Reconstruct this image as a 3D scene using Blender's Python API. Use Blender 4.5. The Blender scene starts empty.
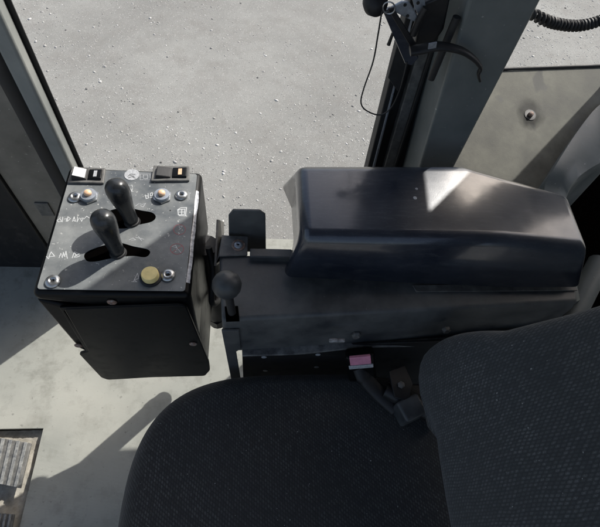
import bpy, bmesh, math, random
import numpy as np
from mathutils import Vector, Matrix

random.seed(7); rng = np.random.default_rng(7)
scene = bpy.context.scene
COL = scene.collection

# ------------------------------------------------------------------ camera
CX, CY, FPX = 300.0, 263.5, 459.02
CAM = np.array([0.0, 0.0, 1.25])
_n = np.array([246 - CX, -(541 - CY), -FPX]); _h = np.array([268 - CX, -(-502 - CY), -FPX])
_Z = -_n / np.linalg.norm(_n); _Y = _h / np.linalg.norm(_h); _Y -= _Z * (_Y @ _Z); _Y /= np.linalg.norm(_Y)
_X = np.cross(_Y, _Z)
ROT = np.array([_X, _Y, _Z])            # camera axes -> world
cd = bpy.data.cameras.new('camera'); cam = bpy.data.objects.new('camera', cd); COL.objects.link(cam)
cd.sensor_width = 36; cd.lens = FPX / 600 * 36; cd.clip_start = 0.02; cd.clip_end = 400
mw = Matrix([list(r) for r in ROT]).to_4x4(); mw.translation = Vector(CAM); cam.matrix_world = mw
scene.camera = cam

# ------------------------------------------------------------------ light
SUN_AZ, SUN_EL = math.radians(45), math.radians(43)     # azimuth measured from +X towards +Y
w = bpy.data.worlds.new('World'); scene.world = w; w.use_nodes = True
nt = w.node_tree; nt.nodes.clear()
sky = nt.nodes.new('ShaderNodeTexSky'); sky.sky_type = 'NISHITA'; sky.sun_disc = False
sky.sun_elevation = SUN_EL; sky.sun_rotation = math.pi / 2 - SUN_AZ; sky.air_density = 1.0; sky.dust_density = 4.0
bg = nt.nodes.new('ShaderNodeBackground'); bg.inputs[1].default_value = 0.14
ow = nt.nodes.new('ShaderNodeOutputWorld'); hs = nt.nodes.new('ShaderNodeHueSaturation'); hs.inputs['Saturation'].default_value = .85; nt.links.new(sky.outputs[0], hs.inputs['Color']); nt.links.new(hs.outputs[0], bg.inputs[0]); nt.links.new(bg.outputs[0], ow.inputs[0])
sd = bpy.data.lights.new('sun', 'SUN'); sd.energy = 4.2; sd.angle = math.radians(0.5); sd.color = (1, 0.97, 0.92)
sun = bpy.data.objects.new('sun', sd); COL.objects.link(sun)
SD = Vector((math.cos(SUN_EL) * math.cos(SUN_AZ), math.cos(SUN_EL) * math.sin(SUN_AZ), math.sin(SUN_EL)))
sun.rotation_euler = SD.to_track_quat('Z', 'Y').to_euler()
vs = scene.view_settings; vs.view_transform = 'Standard'; vs.look = 'None'; vs.exposure = 0.38; vs.gamma = 1

# ------------------------------------------------------------------ measuring helpers (points on real planes)
def _ray(u, v): return ROT @ np.array([u - CX, -(v - CY), -FPX])
def PZ(u, v, z): r = _ray(u, v); return Vector(CAM + r * ((z - CAM[2]) / r[2]))
def PY(u, v, y): r = _ray(u, v); return Vector(CAM + r * ((y - CAM[1]) / r[1]))
def PX(u, v, x): r = _ray(u, v); return Vector(CAM + r * ((x - CAM[0]) / r[0]))

# ------------------------------------------------------------------ object helpers
def tag(o, label=None, cat=None, group=None, kind=None):
    if label: o['label'] = label
    if cat: o['category'] = cat
    if group: o['group'] = group
    if kind: o['kind'] = kind
    return o
def thing(name, label, cat, loc=(0, 0, 0), group=None):
    o = bpy.data.objects.new(name, None); COL.objects.link(o); o.location = loc; o.empty_display_size = 0.02
    return tag(o, label, cat, group)
def origin(o):
    v = Vector((0, 0, 0))
    while o is not None:
        v += Vector(o.location); o = o.parent
    return v
def link(name, verts, faces, mat, parent=None, smooth=False, bevel=0, seg=3, uvs=None, mats=None, mi=None, loc=None, ang=40):
    me = bpy.data.meshes.new(name)
    og = origin(parent) if parent else Vector(loc if loc else (0, 0, 0))
    me.from_pydata([tuple(Vector(v) - og) for v in verts], [], faces)
    me.validate()
    for m in (mats or [mat]): me.materials.append(m)
    if mi: 
        for p, k in zip(me.polygons, mi): p.material_index = k
    if uvs is not None:
        ul = me.uv_layers.new(name='UVMap')
        for lp in me.loops: ul.data[lp.index].uv = uvs[lp.vertex_index]
    o = bpy.data.objects.new(name, me); COL.objects.link(o)
    bm = bmesh.new(); bm.from_mesh(me); bmesh.ops.recalc_face_normals(bm, faces=bm.faces); bm.to_mesh(me); bm.free()
    if parent: o.parent = parent
    elif loc: o.location = loc
    if bevel:
        b = o.modifiers.new('bevel', 'BEVEL'); b.width = bevel; b.segments = seg; b.limit_method = 'ANGLE'; b.angle_limit = math.radians(25)
    if smooth or bevel:
        for p in me.polygons: p.use_smooth = True
        if not smooth or ang < 180:
            me.set_sharp_from_angle(angle=math.radians(ang if not bevel else 60))
    return o
def box_geo(c, s, rot=None):
    c = Vector(c); h = Vector(s) / 2; vs_ = []
    for x in (-1, 1):
        for y in (-1, 1):
            for z in (-1, 1):
                v = Vector((x * h.x, y * h.y, z * h.z))
                if rot is not None: v = rot @ v
                vs_.append(c + v)
    return vs_, [(0, 1, 3, 2), (4, 6, 7, 5), (0, 4, 5, 1), (2, 3, 7, 6), (0, 2, 6, 4), (1, 5, 7, 3)]
def box(name, lo, hi, mat, parent=None, bevel=0, **k):
    lo, hi = Vector(lo), Vector(hi)
    v, f = box_geo((lo + hi) / 2, hi - lo)
    return link(name, v, f, mat, parent, bevel=bevel, **k)
def rbox(name, c, s, rot, mat, parent=None, bevel=0, **k):
    v, f = box_geo(c, s, rot); return link(name, v, f, mat, parent, bevel=bevel, **k)
def frame(d):
    d = Vector(d).normalized(); a = Vector((0, 0, 1)) if abs(d.z) < 0.9 else Vector((1, 0, 0))
    x = a.cross(d).normalized(); return x, d.cross(x), d
def tube_geo(pts, radii, seg=16, caps=True, flat=1.0):
    pts = [Vector(p) for p in pts]; n = len(pts)
    if not hasattr(radii, '__len__'): radii = [radii] * n
    vs_, fs = [], []; px = None
    for i, p in enumerate(pts):
        d = (pts[min(i + 1, n - 1)] - pts[max(i - 1, 0)]).normalized()
        if px is None: x, y, _ = frame(d)
        else:
            x = (px - d * px.dot(d)).normalized(); y = d.cross(x)
        px = x
        for k in range(seg):
            a = 2 * math.pi * k / seg; vs_.append(p + x * (math.cos(a) * radii[i]) + y * (math.sin(a) * radii[i] * flat))
    for i in range(n - 1):
        for k in range(seg):
            a, b = i * seg + k, i * seg + (k + 1) % seg; fs.append((a, b, b + seg, a + seg))
    if caps: fs.append(tuple(range(seg))[::-1]); fs.append(tuple((n - 1) * seg + k for k in range(seg)))
    return vs_, fs
def tube(name, pts, radii, mat, parent=None, seg=16, flat=1.0, **k):
    v, f = tube_geo(pts, radii, seg, flat=flat); k.setdefault('smooth', True); return link(name, v, f, mat, parent, **k)
def lathe(name, prof, p, d, mat, parent=None, seg=24, **k):
    """prof: list of (height along d, radius)"""
    d = Vector(d).normalized(); v, f = tube_geo([Vector(p) + d * h for h, r in prof], 1.0, seg)
    x, y, _ = frame(d); v = []
    for h, r in prof:
        for s in range(seg):
            a = 2 * math.pi * s / seg; v.append(Vector(p) + d * h + x * (math.cos(a) * r) + y * (math.sin(a) * r))
    k.setdefault('smooth', True); return link(name, v, f, mat, parent, **k)
def smooth_path(pts, n=8):
    pts = [Vector(p) for p in pts]; out = []
    P = [pts[0] * 2 - pts[1]] + pts + [pts[-1] * 2 - pts[-2]]
    for i in range(1, len(P) - 2):
        for k in range(n):
            t = k / n; a, b, c, d = P[i - 1], P[i], P[i + 1], P[i + 2]
            out.append(0.5 * ((2 * b) + (c - a) * t + (2 * a - 5 * b + 4 * c - d) * t * t + (3 * b - a - 3 * c + d) * t ** 3))
    out.append(pts[-1]); return out
def prism(name, poly, dvec, mat, parent=None, **k):
    poly = [Vector(p) for p in poly]; n = len(poly); dvec = Vector(dvec)
    v = poly + [p + dvec for p in poly]
    f = [tuple(range(n)), tuple(range(2 * n - 1, n - 1, -1))] + [(i, i + n, (i + 1) % n + n, (i + 1) % n) for i in range(n)]
    return link(name, v, f, mat, parent, **k)
def plate_with_holes(name, outer, holes, z0, z1, mat, parent, bevel=0.0006):
    cu = bpy.data.curves.new('tmp', 'CURVE'); cu.dimensions = '2D'; cu.fill_mode = 'BOTH'; cu.extrude = (z1 - z0) / 2; cu.bevel_depth = 0
    for loop in [outer] + holes:
        sp = cu.splines.new('POLY'); sp.points.add(len(loop) - 1)
        for q, p in zip(sp.points, loop): q.co = (p[0], p[1], 0, 1)
        sp.use_cyclic_u = True
    to = bpy.data.objects.new('tmp', cu); COL.objects.link(to)
    dg = bpy.context.evaluated_depsgraph_get(); me = bpy.data.meshes.new_from_object(to.evaluated_get(dg))
    bpy.data.objects.remove(to); bpy.data.curves.remove(cu)
    og = origin(parent) if parent else Vector((0, 0, 0))
    me.transform(Matrix.Translation(Vector((0, 0, (z0 + z1) / 2)) - og))
    bm = bmesh.new(); bm.from_mesh(me); bmesh.ops.remove_doubles(bm, verts=bm.verts, dist=1e-5); bmesh.ops.recalc_face_normals(bm, faces=bm.faces); bm.to_mesh(me); bm.free()
    me.name = name; me.materials.clear(); me.materials.append(mat)
    o = bpy.data.objects.new(name, me); COL.objects.link(o)
    if parent: o.parent = parent
    return o
def rounded(pts, r=0.004, n=5):
    pts = [Vector(p).to_2d() for p in pts]; out = []; N = len(pts)
    for i in range(N):
        a, b, c = pts[i - 1], pts[i], pts[(i + 1) % N]
        u = (a - b); v = (c - b); rr = min(r, u.length * .45, v.length * .45)
        p0 = b + u.normalized() * rr; p1 = b + v.normalized() * rr
        for k in range(n + 1):
            t = k / n; out.append(p0 * (1 - t) ** 2 + b * 2 * t * (1 - t) + p1 * t * t)
    return out

# ------------------------------------------------------------------ materials
class M:
    def __init__(s, name):
        s.m = bpy.data.materials.new(name); s.m.use_nodes = True; s.t = s.m.node_tree; s.b = s.t.nodes['Principled BSDF']
    def n(s, ty, **k):
        nd = s.t.nodes.new('ShaderNode' + ty)
        for a, v in k.items():
            if a.startswith('i_'):
                key = a[2:]; key = int(key) if key.isdigit() else key.replace('_', ' ')
                nd.inputs[key].default_value = v
            else: setattr(nd, a, v)
        return nd
    def l(s, a, b): s.t.links.new(a, b)
    def coord(s, which='Object', scale=(1, 1, 1)):
        tc = s.n('TexCoord'); mp = s.n('Mapping'); mp.inputs['Scale'].default_value = scale; s.l(tc.outputs[which], mp.inputs[0]); return mp.outputs[0]
    def noise(s, co, sc, det=5, rough=.6): 
        nd = s.n('TexNoise'); nd.inputs['Scale'].default_value = sc; nd.inputs['Detail'].default_value = det; nd.inputs['Roughness'].default_value = rough; s.l(co, nd.inputs['Vector']); return nd.outputs[0]
    def ramp(s, x, stops):
        r = s.n('ValToRGB'); e = r.color_ramp.elements
        while len(e) < len(stops): e.new(0.5)
        for el, (p, c) in zip(e, stops): el.position = p; el.color = (c, c, c, 1) if not hasattr(c, '__len__') else (*c, 1)
        s.l(x, r.inputs[0]); return r.outputs[0]
    def mix(s, f, a, b):
        m = s.n('Mix', data_type='RGBA')
        for i, v in ((0, f), (6, a), (7, b)):
            if hasattr(v, 'links') or hasattr(v, 'is_linked'): s.l(v, m.inputs[i])
            else: m.inputs[i].default_value = (*v, 1) if hasattr(v, '__len__') else v
        return m.outputs[2]
    def bump(s, h, st, dist=0.001):
        b = s.n('Bump'); b.inputs['Strength'].default_value = st; b.inputs['Distance'].default_value = dist; s.l(h, b.inputs['Height']); s.l(b.outputs[0], s.b.inputs['Normal'])
def grime(name, base, dust, lo=.45, hi=.75, sc=18, rough=.45, rdust=.8, metal=0, bump=.15, fine=400, world=True, speck=None, spec=.5):
    m = M(name); tc = m.n('TexCoord'); co = tc.outputs['Object']
    a = m.noise(co, sc, 8, .65); k = m.ramp(a, [(lo, 0), (hi, 1)])
    c = m.mix(k, base, dust)
    if speck:
        sp = m.ramp(m.noise(co, speck[0], 2, .5), [(speck[1], 0), (speck[1] + .03, 1)]); c = m.mix(sp, c, speck[2])
    m.l(c, m.b.inputs['Base Color'])
    r = m.ramp(a, [(lo, rough), (hi, rdust)]); m.l(r, m.b.inputs['Roughness'])
    m.b.inputs['Metallic'].default_value = metal; m.b.inputs['Specular IOR Level'].default_value = spec
    if bump: m.bump(m.noise(co, fine, 4, .6), bump, .0008)
    return m.m
def plain(name, col, rough=.5, metal=0, bump=0):
    m = M(name); co = m.n('TexCoord').outputs['Object']
    a = m.noise(co, 90, 5, .6); c = m.mix(m.ramp(a, [(.3, 0), (.8, 1)]), col, tuple(min(1, x * 1.35 + .01) for x in col)); m.l(c, m.b.inputs['Base Color'])
    m.l(m.ramp(a, [(.3, max(.05, rough - .1)), (.8, min(1, rough + .12))]), m.b.inputs['Roughness']); m.b.inputs['Metallic'].default_value = metal
    if bump: m.bump(m.noise(co, 600, 3), bump, .0005)
    return m.m

BLK = grime('box_black_paint', (.003, .0034, .0038), (.011, .012, .013), .5, .9, 25, .34, .6, bump=.08, spec=.18)
PLATE = grime('dusty_plate', (.065, .075, .083), (.26, .27, .262), .30, .78, 17, .38, .72, bump=.15, speck=(260, .69, (.42, .42, .40)))
m = M('armrest_plastic'); co = m.n('TexCoord').outputs['Object']
a1 = m.noise(co, 9, 6, .6); a2 = m.noise(co, 420, 4, .7); a3 = m.noise(m.coord(scale=(1, 6, 3)), 40, 5, .7)
c = m.mix(m.ramp(a1, [(.35, 0), (.8, 1)]), (.009, .0135, .026), (.025, .033, .050))
c = m.mix(m.ramp(a3, [(.50, 0), (.85, .6)]), c, (.080, .088, .10))
c = m.mix(m.ramp(a2, [(.60, 0), (.75, .5)]), c, (.12, .125, .13))
m.l(c, m.b.inputs['Base Color']); m.l(m.ramp(m.noise(co, 17, 7, .7), [(.3, .28), (.7, .46)]), m.b.inputs['Roughness'])
m.b.inputs['Specular IOR Level'].default_value = .55; m.b.inputs['Coat Weight'].default_value = 1.0; m.l(m.ramp(m.noise(co, 24, 8, .72), [(.35, .09), (.75, .26)]), m.b.inputs['Coat Roughness'])
_h = m.n('Math', operation='MULTIPLY_ADD'); m.l(m.noise(co, 14, 2, .5), _h.inputs[0]); _h.inputs[1].default_value = 6.0; m.l(m.noise(co, 700, 3), _h.inputs[2]); m.bump(_h.outputs[0], .14, .0006); ARM = m.m
BEAM = grime('beam_paint', (.038, .042, .046), (.15, .155, .15), .38, .85, 13, .42, .75, bump=.2, speck=(230, .72, (.13, .13, .125)))
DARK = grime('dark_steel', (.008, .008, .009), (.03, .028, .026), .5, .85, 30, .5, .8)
RUB = grime('black_rubber', (.012, .012, .013), (.03, .03, .03), .45, .8, 40, .6, .8, bump=.2)
GRIP = grime('grip_rubber', (.038, .042, .045), (.07, .075, .075), .45, .85, 60, .42, .6, bump=.05)
PILL = grime('pillar_paint', (.19, .205, .20), (.30, .31, .295), .35, .8, 12, .45, .7, bump=.08, speck=(120, .72, (.25, .26, .25)))
PILLD = grime('pillar_dark_paint', (.115, .130, .127), (.21, .22, .21), .35, .85, 10, .4, .65, bump=.12, speck=(150, .71, (.32, .32, .30)))
BROWN = grime('dusty_trim', (.13, .12, .10), (.30, .275, .235), .3, .8, 9, .65, .9, bump=.2, speck=(130, .70, (.40, .38, .33)))
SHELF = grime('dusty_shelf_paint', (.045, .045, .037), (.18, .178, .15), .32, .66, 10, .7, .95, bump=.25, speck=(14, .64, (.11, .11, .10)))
ZINC = grime('zinc', (.45, .46, .46), (.28, .27, .25), .5, .8, 200, .28, .6, metal=.9)
STEEL = grime('worn_steel', (.34, .37, .41), (.12, .12, .12), .5, .8, 60, .3, .6, metal=.4)
RUST = grime('rusty_steel', (.20, .12, .085), (.40, .36, .33), .45, .7, 250, .7, .9)
JOY = grime('joystick_plastic', (.014, .016, .018), (.035, .038, .04), .45, .85, 50, .26, .5, bump=.04)
SCUFF = grime('scraped_steel', (.06, .062, .065), (.26, .26, .25), .35, .80, 60, .45, .6, bump=.4)
BRK = grime('bracket_paint', (.08, .08, .077), (.20, .195, .18), .4, .75, 60, .5, .8, bump=.2)
WHT = plain('white_marking_and_glare', (.45, .46, .46), .5)
RED = plain('red_marking', (.33, .06, .07), .5)
PINK = plain('pink_push', (.60, .24, .34), .4)
ORG = plain('orange_cap', (.70, .45, .28), .4)
CREAM = plain('cream_cap', (.68, .56, .25), .35)
BADGE = grime('badge_film', (.45, .46, .47), (.20, .21, .22), .45, .7, 500, .3, .5)
DIRT = grime('dry_dirt', (.27, .25, .205), (.46, .43, .37), .35, .7, 60, .95, 1, bump=.9, fine=220)
CEIL = plain('headliner', (.10, .10, .10), .9)
STICK = M('worn_sticker'); _co = STICK.n('TexCoord').outputs['Object']
STICK.l(STICK.mix(STICK.ramp(STICK.noise(_co, 150, 6, .7), [(.34, 0), (.58, 1)]), (.14, .145, .165), (.50, .52, .56)), STICK.b.inputs['Base Color']); STICK.b.inputs['Roughness'].default_value = .3; STICK = STICK.m

_m = M('slot_darkness'); _m.b.inputs['Base Color'].default_value = (.0015, .0013, .0012, 1); _m.b.inputs['Roughness'].default_value = 1; _m.b.inputs['Specular IOR Level'].default_value = 0; SLOTM = _m.m  # near black, painted in place of the shade inside slots and recess
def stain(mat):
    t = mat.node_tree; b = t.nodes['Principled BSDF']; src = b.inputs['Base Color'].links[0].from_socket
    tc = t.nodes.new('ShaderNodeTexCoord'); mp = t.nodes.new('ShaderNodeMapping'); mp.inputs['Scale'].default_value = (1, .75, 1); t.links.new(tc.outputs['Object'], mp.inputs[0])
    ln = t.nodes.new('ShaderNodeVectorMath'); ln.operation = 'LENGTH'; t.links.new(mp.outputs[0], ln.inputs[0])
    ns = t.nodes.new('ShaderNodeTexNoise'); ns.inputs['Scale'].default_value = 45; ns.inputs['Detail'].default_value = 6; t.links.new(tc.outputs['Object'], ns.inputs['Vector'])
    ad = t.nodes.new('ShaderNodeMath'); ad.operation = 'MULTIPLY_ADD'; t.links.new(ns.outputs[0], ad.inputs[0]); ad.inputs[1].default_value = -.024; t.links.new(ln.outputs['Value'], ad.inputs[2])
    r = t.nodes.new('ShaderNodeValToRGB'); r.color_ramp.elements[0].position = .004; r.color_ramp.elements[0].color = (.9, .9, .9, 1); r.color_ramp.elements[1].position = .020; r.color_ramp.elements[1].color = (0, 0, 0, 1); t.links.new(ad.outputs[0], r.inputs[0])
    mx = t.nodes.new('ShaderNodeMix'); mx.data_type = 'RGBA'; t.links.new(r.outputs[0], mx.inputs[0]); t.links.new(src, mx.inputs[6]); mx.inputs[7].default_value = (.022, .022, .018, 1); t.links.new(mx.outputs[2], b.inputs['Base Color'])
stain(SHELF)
# floor mat: pale grey rubber with a fine woven ribbing and dirt
m = M('floor_mat'); co = m.n('TexCoord').outputs['Object']
c = m.mix(m.ramp(m.noise(co, 5, 8, .6), [(.3, 0), (.7, 1)]), (.245, .252, .225), (.34, .345, .31))
c = m.mix(m.ramp(m.noise(co, 16, 9, .72), [(.49, 0), (.70, .9)]), c, (.175, .178, .155))
c = m.mix(m.ramp(m.noise(co, 2.6, 3, .5), [(.50, 0), (.66, .5)]), c, (.36, .355, .31))
c = m.mix(m.ramp(m.noise(co, 230, 3, .6), [(.70, 0), (.74, 1)]), c, (.10, .095, .08))
c = m.mix(m.ramp(m.noise(co, 70, 3, .5), [(.66, 0), (.74, 1)]), c, (.20, .20, .18))
wv = m.n('TexWave'); wv.inputs['Scale'].default_value = 210; wv.inputs['Distortion'].default_value = 2.5; wv.bands_direction = 'X'; m.l(co, wv.inputs['Vector'])
wv2 = m.n('TexWave'); wv2.inputs['Scale'].default_value = 210; wv2.inputs['Distortion'].default_value = 1.2; wv2.bands_direction = 'Y'; m.l(co, wv2.inputs['Vector'])
ad = m.n('Math', operation='ADD'); m.l(wv.outputs['Fac'], ad.inputs[0]); m.l(wv2.outputs['Fac'], ad.inputs[1])
m.l(c, m.b.inputs['Base Color']); m.b.inputs['Roughness'].default_value = .85; m.bump(ad.outputs[0], .35, .0006); FLOOR = m.m

# compacted ground
m = M('packed_gravel'); co = m.n('TexCoord').outputs['Object']
c = m.mix(m.ramp(m.noise(co, 1.1, 8, .65), [(.36, 0), (.64, 1)]), (.20, .201, .190), (.285, .288, .272))
c = m.mix(m.ramp(m.noise(co, 4.5, 8, .7), [(.46, 0), (.72, .7)]), c, (.185, .178, .165))
for sc, lo, hi, tone in ((55, .62, .70, (.40, .395, .375)), (120, .58, .68, (.42, .42, .40)), (85, .66, .72, (.10, .10, .098))):
    v = m.n('TexVoronoi'); v.inputs['Scale'].default_value = sc; m.l(co, v.inputs['Vector'])
    k = m.ramp(v.outputs['Distance'], [(.18, 1), (.34, 0)])
    sel = m.n('Math', operation='MULTIPLY'); m.l(k, sel.inputs[0]); m.l(m.ramp(v.outputs['Color'], [(lo, 0), (hi, .75)]), sel.inputs[1])
    c = m.mix(sel.outputs[0], c, tone)
c = m.mix(m.ramp(m.noise(co, 190, 4, .75), [(.36, .6), (.60, 0)]), c, (.11, .108, .10))
m.l(c, m.b.inputs['Base Color']); m.b.inputs['Roughness'].default_value = .95
m.bump(m.noise(co, 130, 6, .7), .45, .005); GROUND = m.m
m = M('pebbles'); a = m.n('VertexColor', layer_name='tone'); m.l(a.outputs[0], m.b.inputs['Base Color']); m.b.inputs['Roughness'].default_value = .9; PEB = m.m

# seat fabric: dark knitted cloth, staggered raised stitches (uv in metres)
def fabric(name, base, lite, k=120):
    m = M(name); tc = m.n('TexCoord'); sp = m.n('SeparateXYZ')
    dn = m.n('TexNoise'); dn.inputs['Scale'].default_value = 14; m.l(tc.outputs['UV'], dn.inputs['Vector'])
    va = m.n('VectorMath', operation='SCALE'); m.l(dn.outputs['Color'], va.inputs[0]); va.inputs['Scale'].default_value = .008
    vb = m.n('VectorMath', operation='ADD'); m.l(tc.outputs['UV'], vb.inputs[0]); m.l(va.outputs[0], vb.inputs[1]); m.l(vb.outputs[0], sp.inputs[0])
    def ma(op, a, b=None):
        n = m.n('Math', operation=op)
        for i, q in enumerate((a, b)):
            if q is None: continue
            if isinstance(q, (int, float)): n.inputs[i].default_value = q
            else: m.l(q, n.inputs[i])
        return n.outputs[0]
    # staggered slanted stitches: each cell has its own brightness
    x = ma('MULTIPLY', sp.outputs[0], k); y = ma('MULTIPLY', sp.outputs[1], k * .62)
    row = ma('FLOOR', x); off = ma('MULTIPLY', ma('MODULO', ma('ABSOLUTE', row), 2.0), .5)
    fx = ma('SUBTRACT', x, row); yy = ma('ADD', ma('ADD', y, off), ma('MULTIPLY', fx, .35)); colm = ma('FLOOR', yy); fy = ma('SUBTRACT', yy, colm)
    cid = m.n('CombineXYZ'); m.l(row, cid.inputs[0]); m.l(colm, cid.inputs[1]); wn = m.n('TexWhiteNoise', noise_dimensions='2D'); m.l(cid.outputs[0], wn.inputs['Vector'])
    hx = ma('SINE', ma('MULTIPLY', fx, math.pi)); hy = ma('SINE', ma('MULTIPLY', fy, math.pi))
    hr = m.ramp(ma('MULTIPLY', hx, hy), [(.05, 0), (.95, 1)])
    fz = m.noise(tc.outputs['UV'], 900, 3, .75)
    patch = m.ramp(m.noise(tc.outputs['UV'], 6, 6, .65), [(.35, .35), (.65, 1)])
    f = ma('MULTIPLY', ma('MULTIPLY', hr, m.ramp(wn.outputs['Value'], [(.1, .24), (.95, 1)])), ma('MULTIPLY', m.ramp(fz, [(.38, .12), (.62, 1)]), patch))
    c = m.mix(f, base, lite)
    lint = m.ramp(m.noise(tc.outputs['UV'], 260, 1, .4), [(.775, 0), (.79, 1)]); c = m.mix(lint, c, (.30, .31, .30))
    m.l(c, m.b.inputs['Base Color']); m.b.inputs['Roughness'].default_value = .95
    m.b.inputs['Sheen Weight'].default_value = .15
    m.bump(ma('ADD', hr, ma('MULTIPLY', fz, .8)), .55, .0008); return m.m
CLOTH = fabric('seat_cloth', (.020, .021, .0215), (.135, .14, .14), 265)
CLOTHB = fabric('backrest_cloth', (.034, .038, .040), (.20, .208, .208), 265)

# ------------------------------------------------------------------ ground outside
GZ = -1.2
tag(link('ground', [(-60, -60, GZ), (60, -60, GZ), (60, 60, GZ), (-60, 60, GZ)], [(0, 1, 2, 3)], GROUND), kind='structure')
def pebbles():
    bm = bmesh.new(); bmesh.ops.create_icosphere(bm, subdivisions=1, radius=1); bm.verts.ensure_lookup_table()
    bv = np.array([v.co[:] for v in bm.verts]); bf = np.array([[v.index for v in f.verts] for f in bm.faces]); bm.free()
    N = 70000
    y = 1.2 + rng.random(N) ** 1.3 * 5.2; x = -2.4 + rng.random(N) * 6.2
    r = np.clip(np.exp(rng.normal(math.log(.0030), .56, N)), .0015, .015)
    # a looser, stonier patch towards the right
    d = (x - 1.0 - .25 * y); cl = np.sin(x * 2.1 + 1.3 * np.sin(y * 1.7)) * np.sin(y * 2.6 + x); keep = (rng.random(N) < .30 + .40 / (1 + np.exp(-d * 2.5)) + .30 * np.clip(cl, -1, 1))
    x, y, r = x[keep], y[keep], r[keep]; N = len(x)
    V = np.repeat(bv[None], N, 0) * (1 + .35 * (rng.random((N, 12, 1)) - .5))
    V *= (r[:, None] * np.stack([.8 + .6 * rng.random(N), .7 + .4 * rng.random(N), .30 + .25 * rng.random(N)], 1))[:, None, :]
    a = rng.random(N) * 2 * np.pi; ca, sa = np.cos(a)[:, None], np.sin(a)[:, None]
    X = V[..., 0] * ca - V[..., 1] * sa + x[:, None]; Y = V[..., 0] * sa + V[..., 1] * ca + y[:, None]; Z = V[..., 2] + GZ - (r * .02)[:, None]
    P = np.stack([X, Y, Z], -1).reshape(-1, 3); F = (bf[None] + 12 * np.arange(N)[:, None, None]).reshape(-1, 3)
    me = bpy.data.meshes.new('gravel'); me.vertices.add(len(P)); me.vertices.foreach_set('co', P.ravel())
    me.loops.add(F.size); me.loops.foreach_set('vertex_index', F.ravel().astype(np.int32))
    me.polygons.add(len(F)); me.polygons.foreach_set('loop_start', np.arange(0, F.size, 3, dtype=np.int32)); me.polygons.foreach_set('loop_total', np.full(len(F), 3, dtype=np.int32))
    me.update(); me.materials.append(PEB)
    t = np.clip(rng.normal(.33, .11, N), .08, .54); tint = np.stack([t * 1.01, t, t * (.93 + .06 * rng.random(N))], 1)
    ca_ = me.color_attributes.new('tone', 'FLOAT_COLOR', 'POINT'); colr = np.ones((N * 12, 4)); colr[:, :3] = np.repeat(tint, 12, 0); ca_.data.foreach_set('color', colr.ravel())
    o = bpy.data.objects.new('gravel', me); COL.objects.link(o)
    tag(o, 'small pale stones scattered over the packed ground outside', 'gravel', kind='stuff')
pebbles()

# ------------------------------------------------------------------ cab shell
YW = .66
FX0, FX1, FY0 = -.51, 1.3, -.7
# floor sheet with the pedal pit left open
fz = -.012
v, f = [], []
def addbox(lo, hi):
    b, q = box_geo((Vector(lo) + Vector(hi)) / 2, Vector(hi) - Vector(lo)); n = len(v); v.extend(b); f.extend([tuple(i + n for i in t) for t in q])
p1 = PZ(42, 428, 0)
PITY = p1.y
outer = [(-1.1, FY0), (FX1, FY0), (FX1, PZ(276, 239, 0).y), (-1.1, PZ(276, 239, 0).y)]
hole = [(-.78, -.10), (-.508, -.10), (-.508, PITY), (-.78, PITY)]
fl = plate_with_holes('cab_floor', outer, [hole], fz, 0, FLOOR, None); tag(fl, kind='structure')
ps = thing('pedal_pit_tray', 'sunken tray full of dry dirt under the pedals', 'tray', (-.64, .08, -.07))
box('tray_floor', (-.80, -.12, -.075), (-.49, PITY + .02, -.055), DARK, ps)
def dirtmesh():
    nx, ny = 60, 70; V, F = [], []
    for i in range(nx + 1):
        for j in range(ny + 1):
            x = -.779 + .270 * i / nx; y = -.099 + (PITY + .098) * j / ny
            V.append((x, y, -.022 + .004 * math.sin(x * 31 + y * 17) + .004 * math.sin(y * 53 - x * 22) + random.uniform(-.0014, .0014)))
    for i in range(nx):
        for j in range(ny): a = i * (ny + 1) + j; F.append((a, a + 1, a + ny + 2, a + ny + 1))
    return V, F
V, F = dirtmesh(); link('dirt_layer', V, F, DIRT, ps, smooth=True, ang=180)

# pedals
def pedal(quad, label, h=.02):
    a, b, c, d = [Vector(q) for q in quad]           # tl, tr, br, bl on the top surface
    base = (a + b + c + d) / 4
    t = thing('pedal', label, 'pedal', (base.x, base.y, -.05), 'floor pedals')
    prism('pedal_plate', [a, b, c, d], (0, 0, -.008), STEEL if False else BRK, t, bevel=.001)
    n = 7
    for k in range(n):
        s0 = (k + .18) / n; s1 = (k + .62) / n
        q = [a.lerp(b, s0), a.lerp(b, s1), d.lerp(c, s1), d.lerp(c, s0)]
        q = [x + Vector((0, 0, .0002)) for x in q]
        prism('grip_rib', q, (0, 0, .004), PEDR, t, bevel=.0008)
    m_ = (a + b + c + d) / 4; tube('pedal_arm', [m_ + Vector((0, 0, -.008)), m_ + Vector((-.03, 0, -.045))], .007, DARK, t)
PEDR = grime('pedal_rubber', (.09, .095, .10), (.30, .30, .28), .35, .7, 90, .5, .85, bump=.3)
zp = .012
pedal([PZ(-22, 434, zp), PZ(31, 443, zp), PZ(20, 488, zp), PZ(-30, 478, zp - .004)], 'grey ribbed pedal on the dirt of the floor tray, the whole one')
pedal([PZ(-20, 512, zp), PZ(14, 514, zp), PZ(6, 556, zp), PZ(-30, 550, zp)], 'grey ribbed pedal cut off by the bottom left corner')

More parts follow.
